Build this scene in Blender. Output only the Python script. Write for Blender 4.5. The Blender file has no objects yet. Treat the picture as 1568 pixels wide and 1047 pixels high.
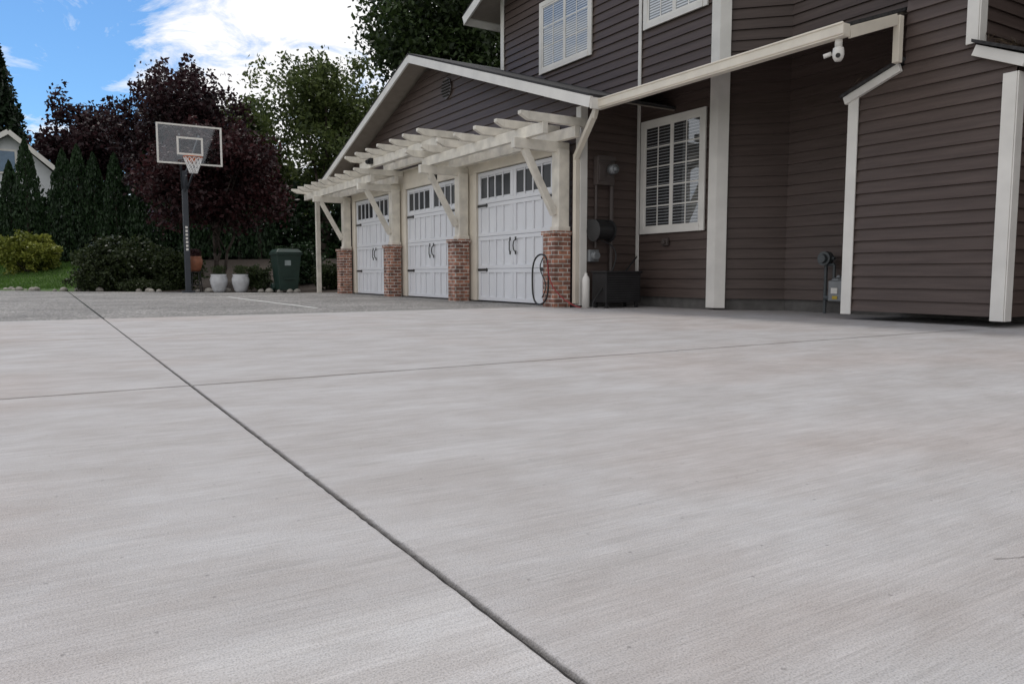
import bpy, math, random
import numpy as np
from mathutils import Vector
random.seed(4)
sc=bpy.context.scene
col=sc.collection

# ---------------------------------------------------------------- materials
def nt(name):
    m=bpy.data.materials.new(name); m.use_nodes=True
    t=m.node_tree; b=t.nodes['Principled BSDF']; return m,t,b
def N(t,typ,**k):
    n=t.nodes.new(typ)
    for a,v in k.items():
        if a in n.inputs: n.inputs[a].default_value=v
        else: setattr(n,a,v)
    return n
def ramp(t,stops):
    r=t.nodes.new('ShaderNodeValToRGB'); e=r.color_ramp.elements
    while len(e)<len(stops): e.new(.5)
    for i,(p,c) in enumerate(stops):
        e[i].position=p; e[i].color=(c[0],c[1],c[2],1) if hasattr(c,'__len__') else (c,c,c,1)
    return r
def simple(name,c,rough=.5,var=.12,scale=6,bump=.0,bscale=60,metal=0,spec=.5):
    m,t,b=nt(name); L=t.links
    tc=N(t,'ShaderNodeTexCoord')
    n=N(t,'ShaderNodeTexNoise',Scale=scale,Detail=3.0); L.new(tc.outputs['Object'],n.inputs['Vector'])
    r=ramp(t,[(.3,[x*(1-var) for x in c]),(.7,[min(1,x*(1+var)) for x in c])])
    L.new(n.outputs['Fac'],r.inputs[0]); L.new(r.outputs[0],b.inputs['Base Color'])
    b.inputs['Roughness'].default_value=rough; b.inputs['Metallic'].default_value=metal
    b.inputs['Specular IOR Level'].default_value=spec
    if bump:
        n2=N(t,'ShaderNodeTexNoise',Scale=bscale,Detail=2.0); L.new(tc.outputs['Object'],n2.inputs['Vector'])
        bp=N(t,'ShaderNodeBump',Strength=bump,Distance=.01); L.new(n2.outputs['Fac'],bp.inputs['Height']); L.new(bp.outputs[0],b.inputs['Normal'])
    return m
def mapped(t,scale,out='Object'):
    tc=N(t,'ShaderNodeTexCoord'); mp=N(t,'ShaderNodeMapping'); mp.inputs['Scale'].default_value=scale
    t.links.new(tc.outputs[out],mp.inputs[0]); return mp.outputs[0]
def mix(t,f,a,b,mode='MIX'):
    n=t.nodes.new('ShaderNodeMix'); n.data_type='RGBA'; n.blend_type=mode
    for sock,v in ((n.inputs[0],f),(n.inputs[6],a),(n.inputs[7],b)):
        if isinstance(v,bpy.types.NodeSocket): t.links.new(v,sock)
        elif hasattr(v,'__len__'): sock.default_value=(v[0],v[1],v[2],1)
        else: sock.default_value=v
    return n.outputs[2]
def mth(t,op,a,b=None,c=None):
    n=N(t,'ShaderNodeMath',operation=op)
    for i,v in enumerate((a,b,c)):
        if v is None: continue
        if isinstance(v,bpy.types.NodeSocket): t.links.new(v,n.inputs[i])
        else: n.inputs[i].default_value=v
    return n.outputs[0]
def mrange(t,v,a,b,c,d):
    q=N(t,'ShaderNodeMapRange'); t.links.new(v,q.inputs[0])
    for i,x in enumerate((a,b,c,d)): q.inputs[i+1].default_value=x
    return q.outputs[0]
def noise2(t,scale3,detail,rough=.6,base=1.0):
    n=N(t,'ShaderNodeTexNoise',noise_dimensions='2D'); n.inputs['Scale'].default_value=base; n.inputs['Detail'].default_value=detail; n.inputs['Roughness'].default_value=rough
    t.links.new(mapped(t,scale3),n.inputs['Vector']); return n.outputs['Fac']

def concrete():
    m,t,b=nt('broom_concrete'); L=t.links
    big=noise2(t,(.42,.62,1),3)
    mid=noise2(t,(2.0,4.0,1),5,.68)
    st=noise2(t,(5.0,200,1),2,.6)
    st2=noise2(t,(1.3,42,1),2,.6)
    fine=noise2(t,(330,330,1),1)
    r1=ramp(t,[(.34,(.435,.412,.405)),(.50,(.475,.457,.455)),(.68,(.52,.508,.512))]); L.new(mid,r1.inputs[0])
    r2=ramp(t,[(.46,(0,0,0)),(.72,(.7,.7,.7))]); L.new(big,r2.inputs[0])
    c=mix(t,r2.outputs[0],r1.outputs[0],mix(t,1.0,r1.outputs[0],(.99,.925,.89),'MULTIPLY'))
    rs=ramp(t,[(.28,.90),(.72,1.06)]); L.new(st,rs.inputs[0]); c=mix(t,1.0,c,rs.outputs[0],'MULTIPLY')
    rs=ramp(t,[(.3,.96),(.7,1.03)]); L.new(st2,rs.inputs[0]); c=mix(t,1.0,c,rs.outputs[0],'MULTIPLY')
    rf=ramp(t,[(.28,.80),(.5,1.0),(.72,1.11)]); L.new(fine,rf.inputs[0]); c=mix(t,1.0,c,rf.outputs[0],'MULTIPLY')
    v=N(t,'ShaderNodeTexVoronoi',Scale=9,voronoi_dimensions='2D'); L.new(mapped(t,(1,1,1)),v.inputs['Vector'])
    rv=ramp(t,[(.015,.6),(.04,1.0)]); L.new(v.outputs['Distance'],rv.inputs[0])
    sel=N(t,'ShaderNodeSeparateColor'); L.new(v.outputs['Color'],sel.inputs[0])
    c=mix(t,mth(t,'MULTIPLY',mth(t,'GREATER_THAN',sel.outputs[0],.75),.9),c,mix(t,1.0,c,rv.outputs[0],'MULTIPLY'))
    g=N(t,'ShaderNodeNewGeometry'); s=N(t,'ShaderNodeSeparateXYZ'); L.new(g.outputs['Position'],s.inputs[0])
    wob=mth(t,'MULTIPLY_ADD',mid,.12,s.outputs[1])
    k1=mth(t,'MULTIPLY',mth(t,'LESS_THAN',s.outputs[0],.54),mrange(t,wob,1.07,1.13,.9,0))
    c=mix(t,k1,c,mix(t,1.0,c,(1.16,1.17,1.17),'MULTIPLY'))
    # dirt gathered in the tooled joints (below the slab surface)
    c=mix(t,mrange(t,s.outputs[2],-.0008,-.007,0,.8),c,(.13,.12,.11))
    L.new(c,b.inputs['Base Color']); b.inputs['Roughness'].default_value=.88
    b.inputs['Specular IOR Level'].default_value=.22
    h=mth(t,'MULTIPLY_ADD',fine,.8,st)
    bp=N(t,'ShaderNodeBump',Strength=.8,Distance=.003); L.new(h,bp.inputs['Height']); L.new(bp.outputs[0],b.inputs['Normal'])
    return m
def aggregate():
    m,t,b=nt('exposed_aggregate'); L=t.links
    v=N(t,'ShaderNodeTexVoronoi',Scale=62,voronoi_dimensions='2D'); L.new(mapped(t,(1,1,1)),v.inputs['Vector'])
    bw=N(t,'ShaderNodeSeparateColor'); L.new(v.outputs['Color'],bw.inputs[0])
    r=ramp(t,[(0,(.07,.067,.064)),(.5,(.20,.193,.185)),(1,(.46,.44,.42))]); L.new(bw.outputs[0],r.inputs[0])
    rn=ramp(t,[(.35,.8),(.65,1.15)]); L.new(noise2(t,(.7,.7,1),3),rn.inputs[0])
    L.new(mix(t,1.0,r.outputs[0],rn.outputs[0],'MULTIPLY'),b.inputs['Base Color'])
    b.inputs['Roughness'].default_value=.85
    bp=N(t,'ShaderNodeBump',Strength=.8,Distance=.006); bp.invert=True; L.new(v.outputs['Distance'],bp.inputs['Height']); L.new(bp.outputs[0],b.inputs['Normal'])
    return m
def brick():
    m,t,b=nt('red_brick'); L=t.links
    tc=N(t,'ShaderNodeTexCoord'); s=N(t,'ShaderNodeSeparateXYZ'); L.new(tc.outputs['Object'],s.inputs[0])
    cb=N(t,'ShaderNodeCombineXYZ'); L.new(mth(t,'ADD',s.outputs[0],s.outputs[1]),cb.inputs[0]); L.new(s.outputs[2],cb.inputs[1])
    br=N(t,'ShaderNodeTexBrick',Scale=1.0); L.new(cb.outputs[0],br.inputs['Vector'])
    br.inputs['Brick Width'].default_value=.17; br.inputs['Row Height'].default_value=.066; br.inputs['Mortar Size'].default_value=.008
    br.inputs['Color1'].default_value=(.38,.175,.115,1); br.inputs['Color2'].default_value=(.15,.07,.055,1); br.inputs['Mortar'].default_value=(.46,.43,.39,1)
    n=N(t,'ShaderNodeTexNoise',Scale=9,Detail=3.0); L.new(tc.outputs['Object'],n.inputs['Vector'])
    rn=ramp(t,[(.3,.6),(.7,1.6)]); L.new(n.outputs['Fac'],rn.inputs[0])
    L.new(mix(t,1.0,br.outputs['Color'],rn.outputs[0],'MULTIPLY'),b.inputs['Base Color'])
    b.inputs['Roughness'].default_value=.85
    bp=N(t,'ShaderNodeBump',Strength=.8,Distance=.008); bp.invert=True; L.new(br.outputs['Fac'],bp.inputs['Height']); L.new(bp.outputs[0],b.inputs['Normal'])
    return m
def leafmat(name,dark,lite,trans=.3):
    m,t,b=nt(name); L=t.links
    g=N(t,'ShaderNodeNewGeometry')
    n=N(t,'ShaderNodeTexNoise',Scale=.9,Detail=0.0); L.new(g.outputs['Position'],n.inputs['Vector'])
    f=mth(t,'MULTIPLY_ADD',g.outputs['Random Per Island'],.55,mth(t,'MULTIPLY',n.outputs['Fac'],.5))
    r=ramp(t,[(.15,dark),(.85,lite)]); L.new(f,r.inputs[0]); L.new(r.outputs[0],b.inputs['Base Color'])
    b.inputs['Roughness'].default_value=.5; b.inputs['Specular IOR Level'].default_value=.3
    tr=N(t,'ShaderNodeBsdfTranslucent'); L.new(r.outputs[0],tr.inputs[0])
    mx=N(t,'ShaderNodeMixShader',Fac=trans); L.new(b.outputs[0],mx.inputs[1]); L.new(tr.outputs[0],mx.inputs[2])
    L.new(mx.outputs[0],t.nodes['Material Output'].inputs[0]); return m
def siding_mat():
    m,t,b=nt('brown_lap_siding_paint'); L=t.links
    n=N(t,'ShaderNodeTexNoise',Scale=1.0,Detail=4.0,Roughness=.65); L.new(mapped(t,(1.2,1.2,18)),n.inputs['Vector'])
    r=ramp(t,[(.3,(.067,.048,.042)),(.7,(.102,.075,.066))]); L.new(n.outputs['Fac'],r.inputs[0]); L.new(r.outputs[0],b.inputs['Base Color'])
    b.inputs['Roughness'].default_value=.5; b.inputs['Specular IOR Level'].default_value=.32
    n2=N(t,'ShaderNodeTexNoise',Scale=1.0,Detail=2.0); L.new(mapped(t,(14,14,220)),n2.inputs['Vector'])
    bp=N(t,'ShaderNodeBump',Strength=.25,Distance=.003); L.new(n2.outputs['Fac'],bp.inputs['Height']); L.new(bp.outputs[0],b.inputs['Normal'])
    return m
def glass_mat(name,fac,tint=(.9,.95,1)):
    m,t,b=nt(name); L=t.links
    tr=N(t,'ShaderNodeBsdfTransparent'); gl=N(t,'ShaderNodeBsdfGlossy',Roughness=.03); gl.inputs[0].default_value=(*tint,1)
    mx=N(t,'ShaderNodeMixShader',Fac=fac); L.new(tr.outputs[0],mx.inputs[1]); L.new(gl.outputs[0],mx.inputs[2])
    L.new(mx.outputs[0],t.nodes['Material Output'].inputs[0]); return m
def ground_mat():
    m,t,b=nt('lawn_and_mulch'); L=t.links
    g=N(t,'ShaderNodeNewGeometry'); s=N(t,'ShaderNodeSeparateXYZ'); L.new(g.outputs['Position'],s.inputs[0])
    n=N(t,'ShaderNodeTexNoise',Scale=.8,Detail=3.0); L.new(g.outputs['Position'],n.inputs['Vector'])
    gt=mth(t,'GREATER_THAN',mth(t,'MULTIPLY_ADD',n.outputs['Fac'],1.2,s.outputs[0]),1.7)
    n2=N(t,'ShaderNodeTexNoise',Scale=14,Detail=4.0); L.new(g.outputs['Position'],n2.inputs['Vector'])
    gr=ramp(t,[(.3,(.030,.062,.010)),(.7,(.075,.14,.022))]); L.new(n2.outputs['Fac'],gr.inputs[0])
    so=ramp(t,[(.3,(.018,.012,.008)),(.7,(.06,.042,.03))]); L.new(n2.outputs['Fac'],so.inputs[0])
    L.new(mix(t,gt,gr.outputs[0],so.outputs[0]),b.inputs['Base Color']); b.inputs['Roughness'].default_value=.95
    bp=N(t,'ShaderNodeBump',Strength=1.0,Distance=.05); L.new(n2.outputs['Fac'],bp.inputs['Height']); L.new(bp.outputs[0],b.inputs['Normal'])
    return m

M_con=concrete(); M_agg=aggregate(); M_brick=brick(); M_sid=siding_mat(); M_gnd=ground_mat()
M_white=simple('white_trim_paint',(.73,.71,.67),.5,.08,3)
M_cream=simple('cream_trim_paint',(.74,.68,.58),.5,.08,3)
M_perg=simple('weathered_white_wood',(.74,.70,.62),.6,.16,5,.2,30)
M_door=simple('white_garage_door',(.76,.77,.80),.4,.03,2)
M_black=simple('black_iron',(.015,.015,.016),.45,.2)
M_shin=simple('asphalt_shingle',(.035,.034,.035),.9,.4,20,.6,60)
M_foun=simple('foundation_concrete',(.11,.105,.10),.9,.2,8,.3)
M_bodym=simple('dark_sheathing',(.03,.027,.025),.9,.1)
M_soff=simple('soffit_paint',(.30,.265,.23),.7,.08)
M_glass=glass_mat('window_glass',.16)
M_glassd=glass_mat('backboard_acrylic',.05)
M_dark=simple('dark_interior',(.010,.011,.013),.5,.2)
M_lite=simple('dark_lite_glass',(.018,.022,.028),.25,.1,6,0,1,0,.25)
M_blind=simple('window_blind',(.50,.52,.54),.6,.05)
M_grey=simple('grey_utility_metal',(.22,.23,.24),.5,.1,10,0,1,.3)
M_brownbox=simple('brown_painted_metal',(.075,.06,.055),.5,.1)
M_bark=simple('tree_bark',(.055,.042,.034),.9,.35,12,.8,25)
M_red=simple('red_rubber',(.26,.02,.02),.5,.1)
M_bin=simple('green_plastic',(.012,.034,.026),.45,.15)
M_pot=simple('glazed_white_pot',(.50,.51,.53),.3,.14,8)
M_terra=simple('terracotta',(.22,.08,.04),.6,.2,12)
M_stone=simple('river_stone',(.30,.28,.25),.85,.4,3,.3,20)
M_line=simple('white_line_paint',(.66,.66,.64),.7,.2,12)
M_net=simple('white_net_cord',(.75,.75,.75),.7,.05)
M_orange=simple('orange_rim_paint',(.50,.12,.03),.4,.1)
M_farwall=simple('pale_siding',(.62,.64,.66),.7,.05)
L_purple=leafmat('purple_plum_leaves',(.010,.006,.008),(.050,.021,.025))
L_purple2=leafmat('purple_maple_leaves',(.011,.006,.007),(.064,.021,.023))
L_green=leafmat('green_leaves',(.022,.040,.010),(.14,.18,.055),.35)
L_dgreen=leafmat('dark_green_leaves',(.010,.020,.007),(.055,.088,.026),.3)
L_arb=leafmat('arborvitae_foliage',(.006,.017,.007),(.028,.060,.020),.2)
L_bush=leafmat('shrub_leaves',(.012,.022,.007),(.055,.075,.026),.25)
L_yel=leafmat('golden_shrub_leaves',(.07,.10,.015),(.30,.32,.06),.3)
L_con=leafmat('conifer_needles',(.006,.014,.007),(.022,.042,.018),.15)
L_grass=leafmat('grass_blades',(.035,.085,.012),(.10,.20,.03),.3)
L_dry=leafmat('dry_needles',(.03,.022,.015),(.14,.10,.06),.1)

# ---------------------------------------------------------------- mesh helpers
def empty(name,loc=(0,0,0)):
    e=bpy.data.objects.new(name,None); e.location=loc; col.objects.link(e); return e
class MB:
    def __init__(s): s.v=[]; s.f=[]
    def quad(s,*p):
        i=len(s.v); s.v+= [tuple(q) for q in p]; s.f.append(tuple(range(i,i+len(p))))
    def hexa(s,p):
        i=len(s.v); s.v+=[tuple(q) for q in p]
        for f in ((3,2,1,0),(4,5,6,7),(0,1,5,4),(1,2,6,5),(2,3,7,6),(3,0,4,7)): s.f.append(tuple(i+k for k in f))
    def box(s,x0,x1,y0,y1,z0,z1):
        s.hexa([(x0,y0,z0),(x1,y0,z0),(x1,y1,z0),(x0,y1,z0),(x0,y0,z1),(x1,y0,z1),(x1,y1,z1),(x0,y1,z1)]); return s
    def beam(s,p,q,w,h,up=(0,0,1)):
        p=Vector(p);q=Vector(q);d=(q-p).normalized();u=Vector(up)
        if abs(d.dot(u))>.99: u=Vector((1,0,0))
        a=d.cross(u).normalized()*w/2; b=a.cross(d).normalized()*h/2
        s.hexa([p-a-b,p+a-b,q+a-b,q-a-b,p-a+b,p+a+b,q+a+b,q-a+b]); return s
    def cyl(s,p,q,r0,r1=None,n=10,cap=True):
        r1=r0 if r1 is None else r1
        p=Vector(p);q=Vector(q);d=(q-p).normalized();u=Vector((0,0,1)) if abs(d.z)<.95 else Vector((1,0,0))
        a=d.cross(u).normalized();b=a.cross(d); i=len(s.v)
        for c,r in ((p,r0),(q,r1)):
            for k in range(n):
                t=2*math.pi*k/n; s.v.append(tuple(c+a*r*math.cos(t)+b*r*math.sin(t)))
        for k in range(n): s.f.append((i+k,i+(k+1)%n,i+n+(k+1)%n,i+n+k))
        if cap: s.f.append(tuple(i+k for k in range(n))[::-1]); s.f.append(tuple(i+n+k for k in range(n)))
        return s
    def path(s,pts,r,n=8):
        for a,b in zip(pts[:-1],pts[1:]): s.cyl(a,b,r,r,n)
        return s
    def lathe(s,c,prof,n=20):
        i=len(s.v)
        for r,z in prof:
            for k in range(n):
                t=2*math.pi*k/n; s.v.append((c[0]+r*math.cos(t),c[1]+r*math.sin(t),c[2]+z))
        for j in range(len(prof)-1):
            for k in range(n): s.f.append((i+j*n+k,i+j*n+(k+1)%n,i+(j+1)*n+(k+1)%n,i+(j+1)*n+k))
        return s
    def done(s,name,mat,parent=None,bevel=0,smooth=False):
        me=bpy.data.meshes.new(name); me.from_pydata(s.v,[],s.f); me.materials.append(mat)
        if smooth: me.polygons.foreach_set('use_smooth',[True]*len(me.polygons))
        me.update(); o=bpy.data.objects.new(name,me); col.objects.link(o)
        if parent: o.parent=parent
        if bevel:
            b=o.modifiers.new('b','BEVEL'); b.width=bevel; b.segments=2; b.limit_method='ANGLE'
        return o
def siding(mb,p0,u,n,f,z0,z1,ex=.15):
    u=Vector((*u,0)).normalized(); n=Vector((*n,0)).normalized(); p0=Vector((*p0,0))
    z=z0
    while z<z1-.01:
        zt=min(z+ex,z1)
        lo=f(z); hi=f(zt)
        if lo and hi and lo[1]>lo[0]:
            j=random.uniform(-.002,.002)
            a=p0+u*lo[0]+n*(.028+j); b=p0+u*lo[1]+n*(.028+j); c=p0+u*hi[1]+n*.004; d=p0+u*hi[0]+n*.004
            a.z=b.z=z; c.z=d.z=zt
            mb.quad(a,b,c,d)
            e=p0+u*lo[0]-n*.002; g=p0+u*lo[1]-n*.002; e.z=g.z=z
            mb.quad(e,g,b,a)
        z+=ex

# ---------------------------------------------------------------- ground
def terr(x,y):
    s=.70*x+.71*y-18.75
    t=np.clip((s-.2)/9.5,0,1); t=t*t*(3-2*t)
    return -.06+1.12*t+np.where(s>0,.07*np.clip(s/.4,0,1),0)
xs=np.concatenate([[-600,-200,-80,-50],np.linspace(-30,40,141),[60,100,250,600]])
ys=np.concatenate([[-600,-200,-50,-20],np.linspace(-5,70,151),[100,200,400,900]])
XX,YY=np.meshgrid(xs,ys); ZZ=terr(XX,YY)
nv=XX.shape; V=np.stack([XX.ravel(),YY.ravel(),ZZ.ravel()],1)
F=[(j*nv[1]+i,j*nv[1]+i+1,(j+1)*nv[1]+i+1,(j+1)*nv[1]+i) for j in range(nv[0]-1) for i in range(nv[1]-1)]
g=MB(); g.v=[tuple(v) for v in V]; g.f=F; g.done('ground',M_gnd,smooth=True)

rj=random.Random(77)
def slabpoly(mb,x0,x1,y0,y1,step):
    # tooled edges: slimmer groove along Y, wider groove along X
    def loop(ins,z,jit,ex,ey):
        p=[]; nx=max(2,int((x1-x0)/step)); ny=max(2,int((y1-y0)/step))
        a0,a1,b0,b1=x0+ins*ex,x1-ins*ex,y0+ins*ey,y1-ins*ey
        for i in range(nx): p.append((a0+(a1-a0)*i/nx,b0+(rj.uniform(-jit,jit) if i else 0),z))
        for i in range(ny): p.append((a1+(rj.uniform(-jit,jit) if i else 0),b0+(b1-b0)*i/ny,z))
        for i in range(nx): p.append((a1-(a1-a0)*i/nx,b1+(rj.uniform(-jit,jit) if i else 0),z))
        for i in range(ny): p.append((a0+(rj.uniform(-jit,jit) if i else 0),b1-(b1-b0)*i/ny,z))
        return p
    Ls=[loop(.0155,0,.0016,.78,1.9),loop(.0095,-.0026,.0013,.75,2.0),loop(.0050,-.009,.0008,.6,2.2),loop(.0040,-.03,.0004,.6,2.2)]
    i0=len(mb.v); n=len(Ls[0])
    for l in Ls: mb.v+=l
    mb.f.append(tuple(range(i0,i0+n)))
    for k in range(3):
        for i in range(n): mb.f.append((i0+k*n+(i+1)%n,i0+k*n+i,i0+(k+1)*n+i,i0+(k+1)*n+(i+1)%n))
mb=MB(); jx=[-8.6,-5.55,-2.5,.54,3.5,6.55,9.2]; jy=[-5.5,-2.45,3.64,6.69,9.70]
for i in range(6):
    for j in range(4):
        y1=jy[j+1]-(.45 if (i==5 and j==3) else 0)
        slabpoly(mb,jx[i],jx[i+1],jy[j],y1,.02 if 1<i<5 and j in(1,2) else .3)
mb.done('concrete_driveway',M_con)
mb=MB(); mb.box(-8.6,9.2,-5.5,9.69,-.055,-.026); mb.done('driveway_subbase',simple('joint_dirt',(.07,.062,.055),.95,.3,30))
mb=MB(); p=Vector((1.40,.650,.0012)); rr_=random.Random(3)
for i in range(12):
    q=p+Vector((.020+rr_.uniform(0,.01),rr_.uniform(-.014,.006)-.008,0)); w=.0006+.0012*rr_.random()
    mb.quad(p+Vector((0,-w,0)),q+Vector((0,-w,0)),q+Vector((0,w,0)),p+Vector((0,w,0))); p=q
mb.done('surface_crack',simple('crack_dirt',(.22,.20,.185),.95,.3,60))

def prism(mb,pts,z0,z1):
    i=len(mb.v); n=len(pts)
    mb.v+=[(x,y,z0) for x,y in pts]+[(x,y,z1) for x,y in pts]
    mb.f.append(tuple(range(i+n,i+2*n)))
    for k in range(n): mb.f.append((i+k,i+(k+1)%n,i+n+(k+1)%n,i+n+k))
mb=MB()
prism(mb,[(.555,9.71),(7.0,9.71),(7.0,20.1),(5.9,20.5),(3.9,22.4),(2.2,24.1),(.555,25.8)],-.1,-.001)
prism(mb,[(-14,9.71),(.528,9.71),(.528,25.8),(-.4,27.0),(-1.6,29.2),(-5,33),(-14,40)],-.1,-.001)
mb.done('aggregate_driveway',M_agg)
mb=MB(); mb.quad((3.36,11.0,.004),(3.43,11.0,.004),(3.43,17.4,.004),(3.36,17.4,.004)); mb.done('painted_court_line',M_line)

# ---------------------------------------------------------------- house
H=empty('suburban_house')
mb=MB(); mb.box(6.98,14,9.26,19.44,-.05,2.95); mb.box(8.06,16,7.62,13.24,-.05,5.5); mb.box(8.74,16,-2,7.6,-.05,5.5)
mb.box(7.70,8.7,3.65,5.15,.12,2.42); mb.box(7.70,8.7,4.0,4.58,2.42,8)
mb.done('core',M_bodym,H)
XW=6.9; PY=14.35; PZ=4.76; SL=.33
S=MB()
def gab(z):
    hw=(PZ-z)/SL
    a=max(9.2,PY-hw); b=min(19.5,PY+hw)
    return (a,b) if b>a else None
siding(S,(XW,0),(0,1),(-1,0),gab,2.72,PZ,.15)
siding(S,(XW,0),(0,1),(-1,0),lambda z:(9.2,9.85),.12,2.72,.13)
siding(S,(XW,0),(0,1),(-1,0),lambda z:(18.9,19.5),.12,2.72,.13)
siding(S,(6.9,9.2),(1,0),(0,-1),lambda z:(0,1.12),.12,3.2,.14)
siding(S,(6.9,19.5),(1,0),(0,1),lambda z:(0,7),.12,3.0,.14)
def up(z):
    lim=13.3-max(0,(z-5.75)/.4)
    return (7.55,min(13.3,lim))
siding(S,(8,0),(0,1),(-1,0),up,.16,8.0,.14)
siding(S,(8,7.55),(.67,-.67),(-1,-1),lambda z:(0,.947),.16,8.4,.14)
siding(S,(8.67,0),(0,1),(-1,0),lambda z:(-2,6.88),.16,8.2,.14)
siding(S,(8,13.3),(1,0),(0,1),lambda z:(0,8),3,5.7,.14)
def chz(z):
    a,b=3.57,5.22
    if z>2.42:
        k=(z-2.42)/.19
        a=min(3.93,3.57+.36*k); b=max(4.63,5.22-.59*k)
    return (a,b)
siding(S,(7.6,0),(0,1),(-1,0),chz,.10,8,.127)
siding(S,(7.6,3.57),(1,0),(0,-1),lambda z:(0,1.07),.10,2.42,.127)
siding(S,(7.6,3.93),(1,0),(0,-1),lambda z:(0,1.07),2.52,8,.127)
siding(S,(7.6,5.22),(1,0),(0,1),lambda z:(0,1.07),.10,2.42,.127)
S.done('lap_siding',M_sid,H)
mb=MB(); mb.box(8.02,9,7.57,9.2,-.05,.16); mb.box(8.69,9.2,-2,6.88,-.05,.16)
mb.hexa([(8.02,7.55,-.05),(8.69,6.88,-.05),(9.2,6.88,-.05),(9.2,7.6,-.05),(8.02,7.55,.158),(8.69,6.88,.158),(9.2,6.88,.158),(9.2,7.6,.158)])
mb.box(6.92,8.0,9.215,9.3,-.05,.12); mb.box(6.915,7,9.22,9.9,-.05,.12); mb.box(6.915,7,18.8,19.48,-.05,.12)
mb.done('foundation',M_foun,H)
T=MB()
T.box(6.865,6.872,9.175,9.29,.03,2.98); T.box(6.865,6.99,9.165,9.172,.03,2.98)
T.box(6.865,6.872,19.41,19.53,.03,2.98)
T.box(7.955,7.972,9.105,9.17,.12,5.4)
T.box(7.955,7.972,7.50,7.655,.03,8.2)
T.hexa([(7.955,7.50,.03),(8.06,7.395,.03),(8.10,7.44,.03),(8.0,7.54,.03),(7.955,7.50,8.2),(8.06,7.395,8.2),(8.10,7.44,8.2),(8.0,7.54,8.2)])
T.box(7.955,7.972,13.2,13.32,3.5,6)
T.box(7.555,7.572,5.12,5.24,.06,2.41)
T.box(7.555,7.572,3.55,3.67,.06,2.33); T.box(7.56,7.68,3.535,3.548,.06,2.33)
T.box(7.555,7.572,3.91,4.02,2.67,8); T.box(7.56,7.68,3.895,3.908,2.67,8)
T.done('corner_trim',M_white,H,.003)
mb=MB(); mb.beam((7.555,5.28,2.385),(7.555,4.66,2.61),.05,.085,(0,0,1)); mb.beam((7.555,3.48,2.40),(7.555,3.93,2.60),.05,.10); mb.box(7.55,8.67,3.455,3.49,2.33,2.42)
mb.done('chase_fascia',M_white,H,.003)
mb=MB()
for (ya,yb,za,zb) in ((5.31,4.62,2.42,2.67),(3.44,3.94,2.46,2.67)):
    mb.hexa([(7.50,ya,za),(8.7,ya,za),(8.7,yb,zb),(7.50,yb,zb),(7.50,ya,za+.03),(8.7,ya,za+.03),(8.7,yb,zb+.03),(7.50,yb,zb+.03)])
mb.done('chase_shoulder_shingles',M_shin,H)

def slab(mb,a,b,c,d,t):
    P=[Vector(p) for p in (a,b,c,d)]
    mb.hexa([p-Vector((0,0,t)) for p in P]+P)
mb=MB()
RZ=4.92
EY0,EY1=8.36,20.34; ez=RZ-SL*(PY-EY0)
slab(mb,(6.40,EY0,ez),(14,EY0,ez),(14,PY,RZ),(6.40,PY,RZ),.035)
slab(mb,(6.40,PY,RZ),(14,PY,RZ),(14,EY1,ez),(6.40,EY1,ez),.035)
sz=lambda x:2.90+SL*(x-6.65)
YE=4.66
slab(mb,(6.62,YE,sz(6.62)),(8.75,YE,sz(8.75)),(8.75,10.45,sz(8.75)),(6.62,8.36,sz(6.62)),.035)
ue=5.74
slab(mb,(7.45,13.95,ue),(16,13.95,ue),(16,6,ue+.4*7.95),(7.45,6,ue+.4*7.95),.04)
slab(mb,(7.45,6,ue+.4*7.95),(16,6,ue+.4*7.95),(16,-2.4,ue-.2),(7.45,-2.4,ue-.2),.04)
mb.done('shingle_roof',M_shin,H)
mb=MB(); d=.037
slab(mb,(6.46,EY0+.02,ez-d),(14,EY0+.02,ez-d),(14,PY,RZ-d),(6.46,PY,RZ-d),.02)
slab(mb,(6.46,PY,RZ-d),(14,PY,RZ-d),(14,EY1-.02,ez-d),(6.46,EY1-.02,ez-d),.02)
slab(mb,(6.65,YE+.04,sz(6.65)-d),(8.66,YE+.04,sz(8.66)-d),(8.66,10.3,sz(8.66)-d),(6.65,8.40,sz(6.65)-d),.02)
slab(mb,(7.5,13.9,ue-.045),(16,13.9,ue-.045),(16,6,ue+3.14),(7.5,6,ue+3.14),.02)
mb.done('soffit',M_soff,H)
mb=MB(); h=.15; k=.035+h/2
mb.beam((6.42,EY0,ez-k),(6.42,PY,RZ-k),.04,h); mb.beam((6.422,PY,RZ-k),(6.422,EY1,ez-k),.04,h)
mb.beam((6.42,EY0+.0,ez-.12),(6.60,EY0,ez-.12),.03,.15)
mb.beam((6.42,EY1,ez-.12),(14,EY1,ez-.12),.03,.15)
mb.beam((7.47,13.95,ue-.13),(7.47,6,ue+3.05),.04,.18); mb.beam((7.47,13.95,ue-.13),(16,13.95,ue-.13),.03,.16)
mb.done('fascia',M_white,H)
mb=MB()
mb.beam((6.66,YE-.02,sz(6.66)-.10),(7.42,YE-.02,sz(7.42)-.10),.035,.11)
y0,y1=YE-.04,8.42; z0=sz(6.65)-.145; gx=6.54
mb.box(gx,gx+.01,y0,y1,z0+.02,z0+.125); mb.box(gx+.005,gx+.10,y0+.001,y1-.001,z0,z0+.012); mb.box(gx+.095,gx+.106,y0,y1,z0+.005,z0+.12)
mb.box(gx-.012,gx+.002,y0,y1,z0+.110,z0+.129); mb.box(gx+.01,gx+.095,y0,y0+.01,z0+.012,z0+.12); mb.box(gx+.01,gx+.095,y1-.01,y1,z0+.012,z0+.12)
zg=z0+.02
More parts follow.
